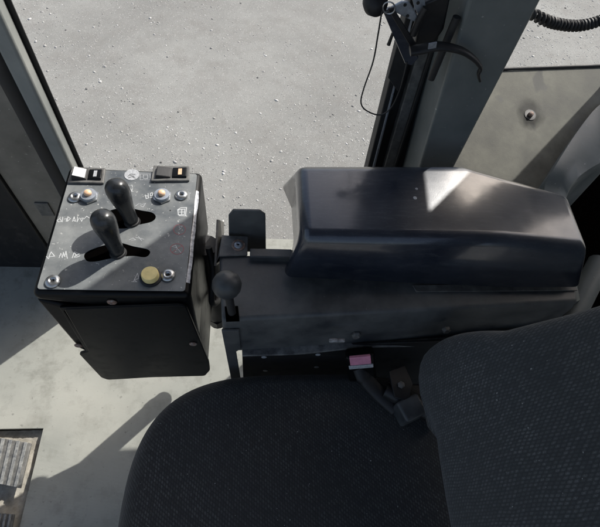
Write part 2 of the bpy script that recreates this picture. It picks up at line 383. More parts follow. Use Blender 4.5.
# front (left) pillar group : all vertical members in the wall plane
def xw(u, v, y): return PY(u, v, y).x
ZT = 1.95; YV = .72
x_p0 = xw(43, 140, YV - .03)
YP = YV - .03
x_pr = xw(59, 140, YP); PD = x_pr / (xw(67.5, 140, 1.0))      # depth at which the back corner of the post shows
x_s1 = xw(71.5, 140, PD + .001)
t = thing('front_cab_pillar', 'grey painted cab pillar with black door seal at the left of the opening', 'pillar', (x_p0, YV, 0))
box('pillar_post', (x_p0, YP, 0), (x_pr, PD, ZT), PILL, t, bevel=.006)
box('door_seal', (x_pr - .02, PD + .0005, 0), (x_s1, PD + .004, ZT), RUB, t, bevel=.001)
tube('sealing_tube', [(x_p0 - .014, YV - .012, 0), (x_p0 - .014, YV - .012, ZT)], .019, RUB, t)
x_b0 = xw(17, 200, YV); 
t = thing('front_trim_panel', 'dusty brown grey trim panel left of the front pillar', 'trim panel', (x_b0, YV, 0))
box('trim_board', (x_b0, YV, 0), (x_p0 - .003, YV + .03, ZT), BROWN, t, bevel=.004)
box('edge_strip', (x_b0 - .008, YV - .008, 0), (x_b0 - .0003, YV + .02, ZT), DARK, t, bevel=.002)
q0 = PY(34, 203, YV - .004); q1 = PY(55, 216, YV - .004)
box('access_plate', (q0.x, YV - .005, q1.z), (q1.x, YV - .0005, q0.z), BRK, t, bevel=.001)
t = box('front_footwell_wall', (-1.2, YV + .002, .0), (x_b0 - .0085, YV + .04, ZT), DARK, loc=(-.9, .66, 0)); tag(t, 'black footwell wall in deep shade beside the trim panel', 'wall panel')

# rear (right) pillar group
t = thing('door_frame', 'black door frame with rubber seals against the rear pillar', 'door frame', (.24, YW, 0))
def leanbox(name, ul, ur, y0, y1, mat, par, z0=0.0, z1=ZT, bev=.003):
    """member seen between two picture columns at v=150 (and two at v=20), standing between depths y0 (front) and y1"""
    (a0, a1), (b0, b1) = ul, ur
    A = PY(a0, 150, y0); B = PY(b0, 150, y0); A2 = PY(a1, 20, y0); B2 = PY(b1, 20, y0)
    def ext(P, Q, z): s = (z - P.z) / (Q.z - P.z); return P.x + (Q.x - P.x) * s
    vv = []
    for z in (z0, z1):
        xa, xb = ext(A, A2, z), ext(B, B2, z); vv += [(xa, y0, z), (xb, y0, z), (xb, y1, z), (xa, y1, z)]
    return link(name, vv, [(0, 1, 2, 3), (4, 5, 6, 7), (0, 1, 5, 4), (1, 2, 6, 5), (2, 3, 7, 6), (3, 0, 4, 7)], mat, par, bevel=bev)
leanbox('outer_seal', (372, 405), (377, 411), YW, YW + .03, RUB, t, bev=.002)
leanbox('seal_lip', (377.3, 411.3), (379.2, 413.2), YW - .004, YW + .02, STEEL, t, bev=.001)
leanbox('frame_channel', (379.5, 413.5), (389, 427), YW + .012, YW + .04, DARK, t, bev=.001)
leanbox('guide_strip', (389.3, 427.3), (399, 440), YW - .003, YW + .04, BRK, t, bev=.002)
leanbox('inner_seal', (399.3, 440.3), (402, 444.5), YW - .010, YW + .03, RUB, t, bev=.002)
leanbox('backing_strip', (399.3, 440.3), (412, 456), YW + .002, YW + .028, RUB, t, bev=.001)
t = thing('rear_cab_pillar', 'wide grey green cab pillar behind the armrest', 'pillar', (.33, YW, 0))
YF = .574
leanbox('pillar_post', (424, 463), (463.5, 531), YF, YW + .03, PILLD, t, bev=.008)
# added panel behind pillar and shelf, its opening shaped to cast sun patches
t = thing('rear_shade_panel', 'added grey panel behind the pillar and side shelf, its opening shaped to cast sun patches', 'shade panel', (.8, .9, 0))
fr = [(.47, 0), (.47, .93), (.375, .93), (.375, ZT), (1.35, ZT), (1.35, 0), (1.3, 0), (1.3, .60), (.83, .60), (.84, .84), (.83, 1.04), (.765, 1.25), (.765, 1.41), (.66, 1.26), (.475, 1.01), (.475, .60), (.475, 0)]
prism('shade_panel', [(x, .90, z) for x, z in fr], (0, .012, 0), PILLD, t)
# slanted shelf behind the rear pillar and window edge
def shelf_pt(u, v, up=0):
    # plane: z = .60 at y=.56 rising to .70 at y=.86
    r = _ray(u, v); nrm = np.array([0, -.10 / .30, 1.0]); p0 = np.array([0, .56, .60 + up]); s = nrm @ (p0 - CAM) / (nrm @ r); return Vector(CAM + r * s)
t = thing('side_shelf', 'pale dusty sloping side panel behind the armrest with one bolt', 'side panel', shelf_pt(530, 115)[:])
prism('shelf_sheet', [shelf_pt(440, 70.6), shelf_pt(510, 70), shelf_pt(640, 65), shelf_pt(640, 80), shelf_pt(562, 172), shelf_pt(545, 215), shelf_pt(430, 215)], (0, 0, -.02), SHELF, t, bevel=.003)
e0, e1 = shelf_pt(440, 71.5, .001), shelf_pt(640, 64.3, .001)
tube('window_seal', [e0, e1], .0035, RUB, t, seg=10)
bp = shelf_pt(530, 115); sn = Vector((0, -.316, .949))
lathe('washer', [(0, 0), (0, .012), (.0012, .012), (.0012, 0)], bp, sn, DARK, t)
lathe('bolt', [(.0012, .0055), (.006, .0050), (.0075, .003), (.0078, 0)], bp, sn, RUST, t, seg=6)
# rounded inner fender at the far right
def fender():
    t = thing('inner_fender', 'grey curved fender around a black recess at the right edge', 'fender', (.62, .5, 0))
    rim = [(612, 158), (600, 163), (585, 172), (572, 184), (566, 200), (567, 225), (573, 262), (580, 300)]
    outr = [(612, 98), (596, 108), (575, 135), (556, 165), (545, 185), (545, 220), (550, 262), (560, 310)]
    zz = [.66, .66, .65, .64, .62, .60, .56, .52]
    a = smooth_path([PZ(u, v, z) for (u, v), z in zip(rim, zz)], 5); b = smooth_path([PZ(u, v, z + .01) for (u, v), z in zip(outr, zz)], 5)
    V = []; n = len(a)
    for i in range(n):
        V += [b[i], (a[i] + b[i]) / 2 + Vector((0, 0, .008)), a[i], a[i] + Vector((.006, 0, -.012)), a[i] + Vector((.01, 0, -.16)), b[i] + Vector((0, 0, -.16))]
    F = []
    for i in range(n - 1):
        for k in range(6): F.append((i * 6 + k, i * 6 + (k + 1) % 6, (i + 1) * 6 + (k + 1) % 6, (i + 1) * 6 + k))
    F += [tuple(range(6)), tuple((n - 1) * 6 + k for k in range(6))]
    link('fender_arch', V, F, PILLD, t, smooth=True, ang=50)
    box('recess_shade', (.56, .20, .30), (1.28, .88, .46), SLOTM, t)  # solid black box, the darkness of the recess painted as its colour
    tube('lower_rail', [PZ(600, 262, .52), PZ(578, 305, .50), PZ(560, 335, .48)], .022, PILLD, t, seg=14)
fender()

t = box('cab_side_wall', (.30, .585, 0), (.585, .60, .575), BROWN, loc=(.7, .59, 0)); tag(t, 'dusty grey lower side wall behind the console beam', 'wall panel')
# roof, upper header, rear wall of the cab: keep the light off as the real cab does
t = thing('cab_roof', 'cab roof with headliner above the seat', 'roof', (.1, 0, ZT))
box('roof_panel', (-1.1, -.55, ZT), (1.2, .85, ZT + .06), CEIL, t, bevel=.01)
t = box('rear_cab_wall', (.95, -.55, 0.0), (1.0, .45, ZT), PILLD, loc=(.95, -.2, 0)); tag(t, 'rear cab wall behind the seat backrest', 'wall')

# ------------------------------------------------------------------ joystick control box
TX0, TX1, TY0, TY1, TZ = -.300, -.086, .299, .533, .660
cb = thing('joystick_control_box', 'black control box with two joysticks, switches and buttons on its dusty top', 'control box', (-.19, .42, .30))
H = []
def hull(name, poly, y0, y1, bev):
    return prism(name, [(x, y0, z) for x, z in poly], (0, y1 - y0, 0), BLK, cb, bevel=bev, seg=5)
hull('housing', [(TX0, TZ - .0015), (TX1, TZ - .0015), (TX1, .50), (-.116, .50), (-.150, .60), (TX0, .64)], TY0, TY1, .009)
# slots
slot1 = [(98, 217), (106, 212), (117, 208.5), (128, 207.8), (141, 210.3), (152, 212.5), (155.8, 217), (151.6, 221.7), (138, 225), (124, 228.5), (108, 227), (99, 223)]
slot2 = [(84, 255), (90, 250), (103, 245.5), (119, 242.8), (134, 246.4), (147.6, 249.2), (150, 253.3), (145, 257.2), (134, 256), (122, 256.8), (108, 259), (96, 261.5), (87, 261)]
def slot(s): return smooth_loop([PZ(u, v, TZ).to_2d() for u, v in s])
def smooth_loop(p, n=5):
    N = len(p); out = []
    for i in range(N):
        a, b, c, d = p[i - 1], p[i], p[(i + 1) % N], p[(i + 2) % N]
        for k in range(n):
            t = k / n; out.append(0.5 * ((2 * b) + (c - a) * t + (2 * a - 5 * b + 4 * c - d) * t * t + (3 * b - a - 3 * c + d) * t ** 3))
    return out
ins = .0075
outp = rounded([(TX0 + ins, TY0 + ins), (TX1 - ins, TY0 + ins), (TX1 - ins, TY1 - ins), (TX0 + ins, TY1 - ins)], .005)
plate = plate_with_holes('top_plate', outp, [slot(slot1), slot(slot2)], TZ - .0013, TZ, PLATE, cb)
ZP = TZ
# thin black sheets, the shade inside the slots put into their colour
for s in (slot1, slot2):
    q = slot(s); prism('slot_shade', [(p.x, p.y, TZ - .00135) for p in q], (0, 0, .0002), SLOTM, cb)
# copper brown slot lip
def screw(par, p, d, r=.008, mat=None, hex_=True, name='screw'):
    mat = mat or ZINC
    o = lathe(name, [(0, r), (r * .12, r), (r * .30, r * .86), (r * .42, r * .55), (r * .42, r * .34), (r * .12, r * .30), (r * .12, 0)], p, d, mat, par, seg=24, ang=180)
    if hex_: lathe('socket', [(r * .13, r * .30), (r * .16, r * .26), (r * .16, 0)], p, d, RUB, o, seg=6)
    return o
UP = Vector((0, 0, 1))
for (u, v_), r in (((75, 197.5), .0105), ((181.5, 195.5), .0102), ((53, 281.5), .0106), ((168, 275.5), .0105)):
    screw(cb, PZ(u, v_, ZP + .0005), UP, r)
def push_button(u, v_, cap, r=.0145):
    p = PZ(u, v_, ZP + .0002)
    o = lathe('push_button', [(0, r * 1.02), (.003, r * 1.02), (.0032, r * .80), (.0065, r * .72), (.007, r * .5), (.007, 0)], p, UP, ZINC, cb, seg=6, smooth=False)
    lathe('collar', [(.0033, r * .85), (.0075, r * .80), (.008, r * .55), (.0078, 0)], p, UP, STEEL, o, seg=24)
    lathe('button_cap', [(.008, r * .40), (.0115, r * .39), (.0135, r * .28), (.014, 0)], p, UP, cap, o, seg=20, ang=180)
push_button(89.5, 197, ORG); push_button(162.5, 197, ORG)
p = PZ(151, 277.5, ZP)
o = lathe('horn_button', [(0, .0155), (.002, .0155), (.0035, .0135), (.0035, 0)], p, UP, DARK, cb, seg=32)
lathe('button_cap', [(.0036, .0122), (.011, .0120), (.0125, .0108), (.0128, .0)], p, UP, CREAM, o, seg=32)
# rocker switches
def rocker(a, b, c, d, left_mat, lens_mat, label, tilt):
    """a..d: corners tl,tr,br,bl of the bezel in picture points"""
    P = [PZ(*q, ZP) for q in (a, b, c, d)]
    o = prism('rocker_switch', [q - Vector((0, 0, -.0001)) for q in P], (0, 0, .004), BRK, cb, bevel=.0012); o['label'] = label
    def at(s, t, z): 
        top = P[0].lerp(P[1], s); bot = P[3].lerp(P[2], s); q = top.lerp(bot, t); return Vector((q.x, q.y, ZP + z))
    # raised half (wedge) and low half
    hi = .0125 if tilt else .010
    V = [at(.10, .15, .0042), at(.52, .15, .0042), at(.52, .85, .0042), at(.10, .85, .0042), at(.13, .20, hi), at(.50, .20, .0062), at(.50, .80, .0062), at(.13, .80, hi)]
    FQ = [(0, 1, 2, 3), (4, 5, 6, 7), (0, 1, 5, 4), (1, 2, 6, 5), (2, 3, 7, 6), (3, 0, 4, 7)]
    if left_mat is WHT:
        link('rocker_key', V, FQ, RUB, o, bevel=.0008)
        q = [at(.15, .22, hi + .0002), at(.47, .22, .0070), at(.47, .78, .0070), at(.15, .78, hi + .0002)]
        prism('key_glare', q, (0, 0, .0003), WHT, o)  # sun glare on the tilted black key, painted as a pale sheet
    else: link('rocker_key', V, FQ, left_mat, o, bevel=.003)
    V = [at(.54, .15, .0042), at(.93, .15, .0042), at(.93, .85, .0042), at(.54, .85, .0042), at(.55, .2, .0062), at(.92, .2, .0075), at(.92, .8, .0075), at(.55, .8, .0062)]
    link('rocker_low_half', V, FQ, BLK, o, bevel=.0006)
    q = [at(.70, .3, .0069), at(.80, .3, .0074), at(.80, .7, .0074), at(.70, .7, .0069)]
    prism('indicator_lens', q, (0, 0, .0006), lens_mat, o, bevel=.0002)
rocker((73, 168.5), (106, 169.5), (104, 184.5), (68, 184), WHT, BADGE, 'rocker switch with sun glare painted on its key at the far left corner', True)
rocker((154, 167), (190, 167.5), (189.5, 182), (151, 182.5), RUB, ORG, 'rocker switch with black key and orange lens', False)

# joysticks
def joystick(bt, top, label, lean=0):
    b = PZ(*bt, ZP - .006); c = PZ(*top, ZP + .063)
    d = (c - b); L = d.length; d.normalize()
    o = lathe('joystick', [(0, .0108), (L * .22, .0106), (L * .35, .0109), (L * .50, .0119), (L * .64, .0135), (L * .78, .0153), (L * .92, .0165), (L * 1.02, .0166), (L * 1.11, .0154), (L * 1.18, .0124), (L * 1.225, .0075), (L * 1.24, 0)], b, d, JOY, cb, seg=40, ang=180)
    o['label'] = label
    lathe('boot', [(-.002, .0125), (.002, .0132), (.004, .0128), (.006, .0116), (.009, .0108), (.010, .008)], b + Vector((0, 0, .0)), UP, RUB, o, seg=24)
joystick((133, 224), (117.5, 190), 'joystick farther from the seat, in the back slot')
joystick((119, 255), (103.5, 221.5), 'joystick nearer the seat, in the front slot')

# markings: thin painted strokes on the plate
def strokes(name, lines, width, mat, par, z=ZP + .00015, scale=None, org=None):
    V, F = [], []
    for li, ln in enumerate(lines):
        pts = [PZ(*(((q[0] / scale + org[0]), (q[1] / scale + org[1])) if scale else q), z) for q in ln]
        for a, b in zip(pts[:-1], pts[1:]):
            d = (b - a); 
            if d.length < 1e-6: continue
            d.normalize(); n = Vector((-d.y, d.x, 0)) * width * .40; e = d * width * .35
            k = len(V); zz = Vector((0, 0, .00002 * (len(F) % 5)))
            V += [a - e - n + zz, b + e - n + zz, b + e + n + zz, a - e + n + zz]; F.append((k, k + 1, k + 2, k + 3))
    return link(name, V, F, mat, par)
S, O = 8.78, (40, 210)
strokes('marking', [[(150, 90), (175, 75), (190, 100), (160, 105), (150, 90)], [(200, 62), (195, 105)], [(215, 80), (235, 75), (230, 100)], [(245, 60), (268, 75), (240, 100), (245, 60)],
  [(285, 100), (300, 60), (312, 100), (290, 90)], [(330, 60), (325, 105), (345, 70)], [(355, 75), (380, 70), (365, 100), (355, 75)], [(385, 80), (410, 55), (432, 70)]], .0013, WHT, cb, scale=S, org=O)
strokes('marking', [[(78, 412), (98, 368), (128, 405), (78, 412)], [(58, 408), (72, 428), (80, 420)], [(168, 418), (183, 380), (196, 418), (205, 372), (216, 410), (228, 362), (240, 425)], [(170, 400), (215, 395)],
  [(283, 420), (300, 372), (318, 395), (300, 415), (328, 412), (350, 402)], [(305, 368), (345, 385), (320, 400)]], .0014, WHT, cb, scale=S, org=O)
S, O = 8.78, (155, 200)
strokes('marking', [[(205, 130), (200, 85), (228, 68), (277, 66), (268, 140), (212, 138)], [(208, 88), (262, 80), (258, 128), (212, 130)], [(213, 106), (262, 106)], [(236, 80), (234, 130)]], .0017, WHT, cb, scale=S, org=O)
def ring(u, v_, ru, rv, n=28): return [(u + ru * math.cos(2 * math.pi * k / n), v_ + rv * math.sin(2 * math.pi * k / n)) for k in range(n + 1)]
strokes('warning_ring', [ring(215, 260, 52, 44)], .0008, RED, cb, scale=S, org=O)
strokes('warning_ring', [ring(193, 430, 58, 46), [(150, 460), (240, 400)]], .0008, RED, cb, scale=S, org=O)
strokes('marking', [[(210, 230), (240, 228), (232, 238)], [(212, 240), (224, 252), (212, 262)], [(205, 285), (215, 292), (207, 300)]], .0009, WHT, cb, scale=S, org=O)
strokes('marking', [[(150, 408), (182, 396), (190, 418), (162, 412)], [(185, 412), (228, 462)], [(195, 425), (190, 436)]], .0009, WHT, cb, scale=S, org=O)
S, O = 5.45, (110, 220)
strokes('marking', [[(118, 336), (146, 337), (132, 326), (128, 336)], [(132, 326), (150, 290), (157, 318), (134, 326)]], .0010, WHT, cb, scale=S, org=O)
strokes('marking', [[(105, 108), (125, 98), (140, 108), (118, 110)], [(140, 95), (165, 100), (185, 105)], [(155, 90), (172, 112)]], .0010, BADGE, cb, scale=S, org=O)
S, O = 13.175, (120, 160)
strokes('marking', [[(265, 185), (265, 260)], [(265, 185), (395, 185), (400, 262), (265, 260)], [(310, 200), (365, 198), (366, 245), (312, 246), (310, 200)], [(275, 225), (310, 225)]], .0009, BADGE, cb, scale=S, org=O)
strokes('marking', [[(80, 330), (85, 370), (98, 335)], [(115, 330), (118, 355)], [(140, 335), (160, 330), (165, 360)], [(90, 385), (115, 380), (110, 410)], [(140, 380), (155, 415), (165, 375)]], .0011, WHT, cb, scale=S, org=O)
strokes('marking', [[(335, 460), (345, 510), (375, 500), (370, 440)], [(350, 470), (370, 480)], [(400, 440), (425, 430), (430, 465), (400, 475), (400, 440)], [(395, 495), (430, 490), (450, 500)]], .0014, WHT, cb, scale=S, org=O)
S, O = 5.856, (120, 155)
strokes('marking', [[(400, 215), (398, 268)], [(408, 220), (406, 262)]], .0007, BADGE, cb, scale=S, org=O)
strokes('marking', [[(50, 280), (62, 270), (75, 285)], [(90, 300), (110, 285)], [(115, 285), (130, 290), (150, 283), (135, 305), (120, 296)]], .0010, BADGE, cb, scale=S, org=O)
bc = PZ(132, 174.8, ZP + .0002)
lathe('round_badge', [(0, .0118), (.0004, .0118), (.0004, 0)], bc, UP, BADGE, cb, seg=36)
strokes('marking', [[(100, 215), (140, 185), (200, 190)], [(110, 235), (160, 220), (205, 240)], [(130, 200), (190, 215)]], .0009, DARK, cb, z=ZP + .0008, scale=13.175, org=(120, 160))
# small drilled spot
lathe('plug', [(0, .0012), (.0003, .0012), (.0003, 0)], PZ(170.3, 210.5, ZP), UP, DARK, cb, seg=10)
# worn sticker over the rounded right edge
V, F = [], []
ny = 40; ya, yb = PZ(191, 282, TZ).y, PZ(199, 190, TZ).y
for j in range(ny + 1):
    y = ya + (yb - ya) * j / ny
    a0, a1 = math.radians(40 + 4 * math.sin(j * .5) + random.uniform(-2, 2)), math.radians(76 + 3 * math.sin(j * .37 + 1))
    for k in range(6):
        a = a0 + (a1 - a0) * k / 5; V.append((TX1 - .009 + math.cos(a) * .00915, y, TZ - .0105 + math.sin(a) * .00915))
for j in range(ny):
    for k in range(5): a = j * 6 + k; F.append((a, a + 1, a + 7, a + 6))
link('edge_sticker', V, F, STICK, cb, smooth=True, ang=180)

# front cover: outline points on the front plane
yf = TY0 - .004
cov = [(64, 309), (174, 305), (186, 305.5), (209, 362), (210, 370), (205, 375.5), (150, 377), (108, 379.5), (101, 377), (79, 353.5), (89, 351)]
poly = [PY(u, v_, yf) for u, v_ in cov]
pr = rounded([(q.x, q.z) for q in poly], .006, 4)
prism('front_cover', [(q.x, yf - .001, q.y) for q in pr], (0, .0055, 0), BLK, cb, bevel=.0014)
# embossed rim step around the cover opening
rim = [PY(u, v_, TY0 - .001) for u, v_ in ((60, 306), (178, 302), (184, 303), (174, 305), (64, 309), (93, 352), (88, 352))]
prism('cover_rim', [(q.x, TY0 - .004, q.z) for q in rim], (0, .0035, 0), BLK, cb, bevel=.0008)
for u, v_ in ((112, 301.5), (78.5, 345), (193.5, 341)):
    q = PY(u, v_, TY0 - .0005); screw(cb, Vector((q.x, TY0 - (.0052 if (u, v_) == (193.5, 341) else .0008), q.z)), (0, -1, 0), .0068, RUST)
# lower body behind the cover
lp = [(TX0 + .0006, .64, .42), (TX1 - .0006, .505, .455), (TX1 - .0006, .305, .455), (-.235, .305, .378), (TX0 + .0006, .452, .39)]
link('lower_housing', [(x, TY0 + .0006, z) for x, z, y in lp] + [(x, y, z) for x, z, y in lp], [(0, 1, 2, 3, 4), (9, 8, 7, 6, 5)] + [(i, (i + 1) % 5, (i + 1) % 5 + 5, i + 5) for i in range(5)], BLK, cb, bevel=.005)
tube('cable_gland', [(-.084, .47, .53), (-.080, .47, .19)], .022, DARK, cb)
tube('wiring_hose', smooth_path([(-.072, .42, .60), (-.066, .40, .56), (-.070, .37, .50), (-.064, .40, .44), (-.072, .44, .40)]), .0055, RUB, cb)
lathe('gland_nut', [(0, .0), (0, .026), (.02, .026), (.02, 0)], (-.080, .47, .205), (0, 0, 1), DARK, cb, seg=6, smooth=False)

# ------------------------------------------------------------------ armrest console (beam on a leg)
BZ = .640
ac = thing('armrest_console', 'charcoal steel console beam carrying the armrest beside the seat', 'console', (.2, .30, .45))
fl_, fr_ = PZ(221, 320, BZ), PZ(578, 301, BZ)
bl_, br_ = PZ(219, 254, BZ), PZ(575, 262, BZ)
dz = .062
# housing as a folded sheet: top, sloped front, lower flange
V = [bl_, br_, fr_, fl_, fl_ + Vector((.004, -.006, -.016)), fr_ + Vector((.0, -.006, -.016)), PY(243, 352, fl_.y - .009), PY(560, 325, fr_.y - .009)]
zf = V[6].z
V[7] = Vector((fr_.x, fr_.y - .009, zf)); V[6] = Vector((fl_.x + .004, fl_.y - .009, zf))
V += [Vector((bl_.x, bl_.y, zf)), Vector((br_.x, br_.y, zf))]
F = [(0, 1, 2, 3), (3, 2, 5, 4), (4, 5, 7, 6), (6, 7, 9, 8), (8, 9, 1, 0), (0, 3, 4, 6, 8), (1, 9, 7, 5, 2)]
link('beam_housing', V, F, BEAM, ac, bevel=.005, seg=4)
# lower flange
fa, fb = PY(241, 352, fl_.y - .016), PY(478, 334, fr_.y - .03)
zfl = fa.z
V, Fq = [], []
NS = 24
for i in range(NS + 1):
    s = i / NS; x = -.012 + s * .40; y0 = fl_.y - .0085 + (fr_.y - fl_.y) * (x + .05) / .57
    d = .010 + .0015 * math.sin(s * 9); dzr = .002 * math.sin(s * 14 + 1)
    V += [(x, y0, zf + .004), (x, y0 - d, zf + .003 + dzr), (x, y0 - d - .001, zf - .001 + dzr), (x, y0, zf + .0005)]
for i in range(NS):
    for k in range(4): Fq.append((i * 4 + k, i * 4 + (k + 1) % 4, i * 4 + 4 + (k + 1) % 4, i * 4 + 4 + k))
Fq += [(0, 1, 2, 3), tuple(NS * 4 + k for k in range(4))]
link('lower_flange', V, Fq, SCUFF, ac, smooth=True, ang=35)
for u, v_, r in ((356, 334.5, .008), (446, 329, .007)):
    q = PY(u, v_, fl_.y + .004); lathe('flange_bolt', [(0, r), (.003, r), (.006, r * .6), (.0063, 0)], q, (0, -1, .3), BRK, ac, seg=6)
q = PY(337, 341, fl_.y - .02); box('weld_scar', (q.x - .012, q.y - .002, q.z - .003), (q.x + .012, q.y + .004, q.z + .003), grime('scuffed', (.12, .12, .12), (.35, .35, .35), .4, .6, 150, .6, .9), ac, bevel=.002)
# leg
yl = fl_.y - .010
leg = [PY(u, v_, yl) for u, v_ in ((221.5, 331), (231, 379), (236, 405), (246, 405), (240.5, 379), (236, 352), (241, 349), (239, 331))]
prism('leg', leg, (0, .004, 0), BEAM, ac, bevel=.001)
# dark suspension panel under the beam with drilled holes
sp_ = [PY(u, v_, yl + .012) for u, v_ in ((242, 351), (249, 349), (600, 335), (600, 400), (244, 400))]
prism('side_panel', sp_, (0, .004, 0), DARK, ac, bevel=.001)
for u, v_ in ((264, 357), (318, 354.5), (265.5, 370.5), (316.5, 367)):
    q = PY(u, v_, yl + .0118); lathe('drilled_hole', [(0, .0046), (.0008, .0044), (.0010, 0)], q, (0, -1, 0), BADGE, ac, seg=18)
# thin steel strip on the beam under the armrest at the right
q = [PZ(u, v_, BZ + .0015) for u, v_ in ((412, 285.5), (574, 284), (577, 291), (416, 292.5))]
prism('cover_strip', q, (0, 0, .002), BRK, ac, bevel=.0008)
# end bracket between beam and control box
zb = BZ + .002
q = [PZ(u, v_, zb) for u, v_ in ((222, 236), (248, 237.5), (247.5, 256), (219, 257))]
prism('bracket_tab', q, (0, 0, .003), BRK, ac, bevel=.0008)
bpos = PZ(238.3, 245.5, zb + .003)
lathe('rusty_washer', [(0, .0105), (.0012, .0105), (.0012, 0)], bpos, UP, RUST, ac)
screw(ac, bpos + Vector((0, 0, .0012)), UP, .0068, STEEL)
q = [PZ(213, 267, zb - .03), PZ(221.5, 262, zb - .03), PZ(222.5, 221, zb + .02), PZ(216.5, 219, zb + .02)]
prism('bracket_flange', [PX(214, 266, -.060), PX(222.5, 259, -.060), PX(222, 222, -.060), PX(216.5, 219.5, -.060)], (.004, 0, 0), BRK, ac, bevel=.0008)
link('bracket_gusset', [PX(216, 264, -.056), PX(222.5, 259, -.056), PX(222, 237, -.056), PZ(219, 257, zb), PZ(222, 236, zb), PZ(226, 256, zb), PZ(227, 237, zb)], [(0, 1, 2), (0, 2, 4, 3), (3, 4, 6, 5)], BRK, ac)
# lever plate standing behind the bracket, and its bar
yb_ = PZ(230, 250, BZ).y + .03
q = [PY(u, v_, yb_) for u, v_ in ((229, 252), (228.5, 216), (233, 210.5), (260, 211), (265.5, 215), (266, 252))]
prism('guard_plate', q, (0, .004, 0), BEAM, ac, bevel=.0014)
q0, q1 = PZ(250, 249, BZ + .012), PZ(292, 250, BZ + .012)
box('guard_bar', (q0.x, q0.y - .014, q0.z - .022), (q1.x, q0.y + .002, q0.z), BEAM, ac, bevel=.002)
# slot and ball lever
q = [PZ(u, v_, BZ + .0006) for u, v_ in ((224.5, 309), (238, 308.5), (239.5, 324), (226, 324.5))]
prism('lever_slot_shade', [x + Vector((0, .004, 0)) for x in q], (0, 0, .0006), SLOTM, ac)  # flat black patch on the beam, the slot's inner shade painted
lb = PZ(232, 313, BZ); lt = Vector(PZ(226.8, 285, BZ + .05))
lev = tube('lever', [lb, lt], .006, RUB, ac)
R = .0205
lathe('ball_knob', [(-R * .98, .006), (-R * .9, R * .44), (-R * .7, R * .71), (-R * .4, R * .917), (0, R), (R * .4, R * .917), (R * .7, R * .714), (R * .9, R * .436), (R, 0)], lt, (lt - lb), GRIP, lev, seg=36, ang=180)

# armrest cover: flared moulded shell
zt, zq, zb2 = .738, .732, .656
T = [PZ(298, 164, zt), PZ(462, 164, zt), PZ(570, 194, zt - .006), PZ(591, 248, zt - .020), PZ(508, 239, zt), PZ(302, 236.5, zt)]
Bm = [PZ(281.5, 276.5, zb2), PZ(435, 284, zb2), PZ(503, 287, zb2), PZ(583, 287, zb2), PZ(592, 262, zb2)]
b_back = PZ(281, 190, zb2)
V = [T[0], T[1], T[2], T[3], T[4], T[5],                                 # 0..5 top
     Bm[0], Bm[2], Bm[3] + Vector((-.002, 0, 0)),                          # 6,7,8 front bottom
     Vector((T[3].x + .012, T[3].y + .05, zb2)), Vector((T[2].x + .02, T[2].y + .03, zb2)), Vector((T[1].x + .01, T[1].y + .025, zb2)), Vector((b_back.x, b_back.y + .015, zb2))]
V[9] = Vector((T[3].x + .010, T[3].y + .012, zb2))
V += [PZ(294, 246, zb2 + .012), PZ(291.5, 208, zb2 + .012)]
F = [(0, 1, 4, 5), (1, 2, 3, 4), (5, 4, 7, 6), (4, 3, 8, 7), (3, 9, 8), (3, 2, 10, 9), (2, 1, 11, 10), (1, 0, 12, 11), (0, 5, 13, 14), (5, 6, 13), (0, 14, 12)]
ar = thing('armrest', 'long dark blue black moulded armrest cover with a sunlit patch on top', 'armrest', (.28, .42, zb2))
o = link('armrest_shell', V, F, ARM, ar)
bv = o.modifiers.new('bevel', 'BEVEL'); bv.width = .015; bv.segments = 6; bv.limit_method = 'ANGLE'; bv.angle_limit = math.radians(18)
sol = o.modifiers.new('solid', 'SOLIDIFY'); sol.thickness = .003; sol.offset = -1
for p_ in o.data.polygons: p_.use_smooth = True
# rolled lip along the left end
for u, v_, r in ((416.5, 189, .0022), (415, 198, .0030)):
    lathe('rivet', [(0, r), (.0006, r * .9), (.0008, 0)], PZ(u, v_, zt + .0001), UP, BADGE, ar, seg=14)

# seat belt buckle
bk = thing('seat_belt_buckle', 'black seat belt buckle with a pink release button beside the seat', 'buckle', PZ(360, 365, .50)[:])
c = PZ(360, 357, .54); e = PZ(364, 392, .46)
ax = (c - e).normalized(); camdir = (Vector(CAM) - c).normalized(); sx = ax.cross(camdir).normalized(); nz = sx.cross(ax).normalized()
R3 = Matrix((sx, ax, nz)).transposed()
rbox('buckle_body', c - ax * .018, (.047, .062, .022), R3, BLK, bk, bevel=.005, seg=4)
rbox('release_button', c + nz * .0095 + ax * .004, (.034, .018, .006), R3, PINK, bk, bevel=.0012)
rbox('buckle_lip', c + nz * .0105 - ax * .010, (.040, .008, .005), R3, BADGE, bk, bevel=.0015)
rbox('buckle_stalk', e - ax * .02 + sx * .006, (.028, .07, .012), R3, RUB, bk, bevel=.003)
tube('buckle_sleeve', smooth_path([PZ(361, 366, .525), PZ(366, 378, .512), PZ(378, 392, .498), PZ(396, 408, .490)]), [.016] * 8 + [.014] * 17, DARK, bk, flat=.45)
t = thing('recliner_bracket', 'black recliner bracket between cushion and backrest', 'bracket', PZ(415, 405, .46)[:])
c = PZ(409, 410, .50)
rbox('bracket_block', c, (.042, .035, .04), Matrix.Rotation(.4, 3, 'Z'), BEAM, t, bevel=.005)
prism('hinge_plate', [PZ(u, v_, .515) for u, v_ in ((388, 372), (404, 366), (412, 384), (408, 402), (394, 398))], (0, 0, .004), DARK, t, bevel=.001)
lathe('hinge_bolt', [(0, .006), (.003, .006), (.0045, .003), (.0046, 0)], PZ(401, 385, .5192), UP, BRK, t, seg=6)
tube('cross_bar', [PZ(385, 390, .50), PZ(440, 420, .50)], .013, DARK, t)
box('bracket_foot', (c.x - .05, c.y - .02, .40), (c.x + .06, c.y + .05, .478), DARK, t, bevel=.003)

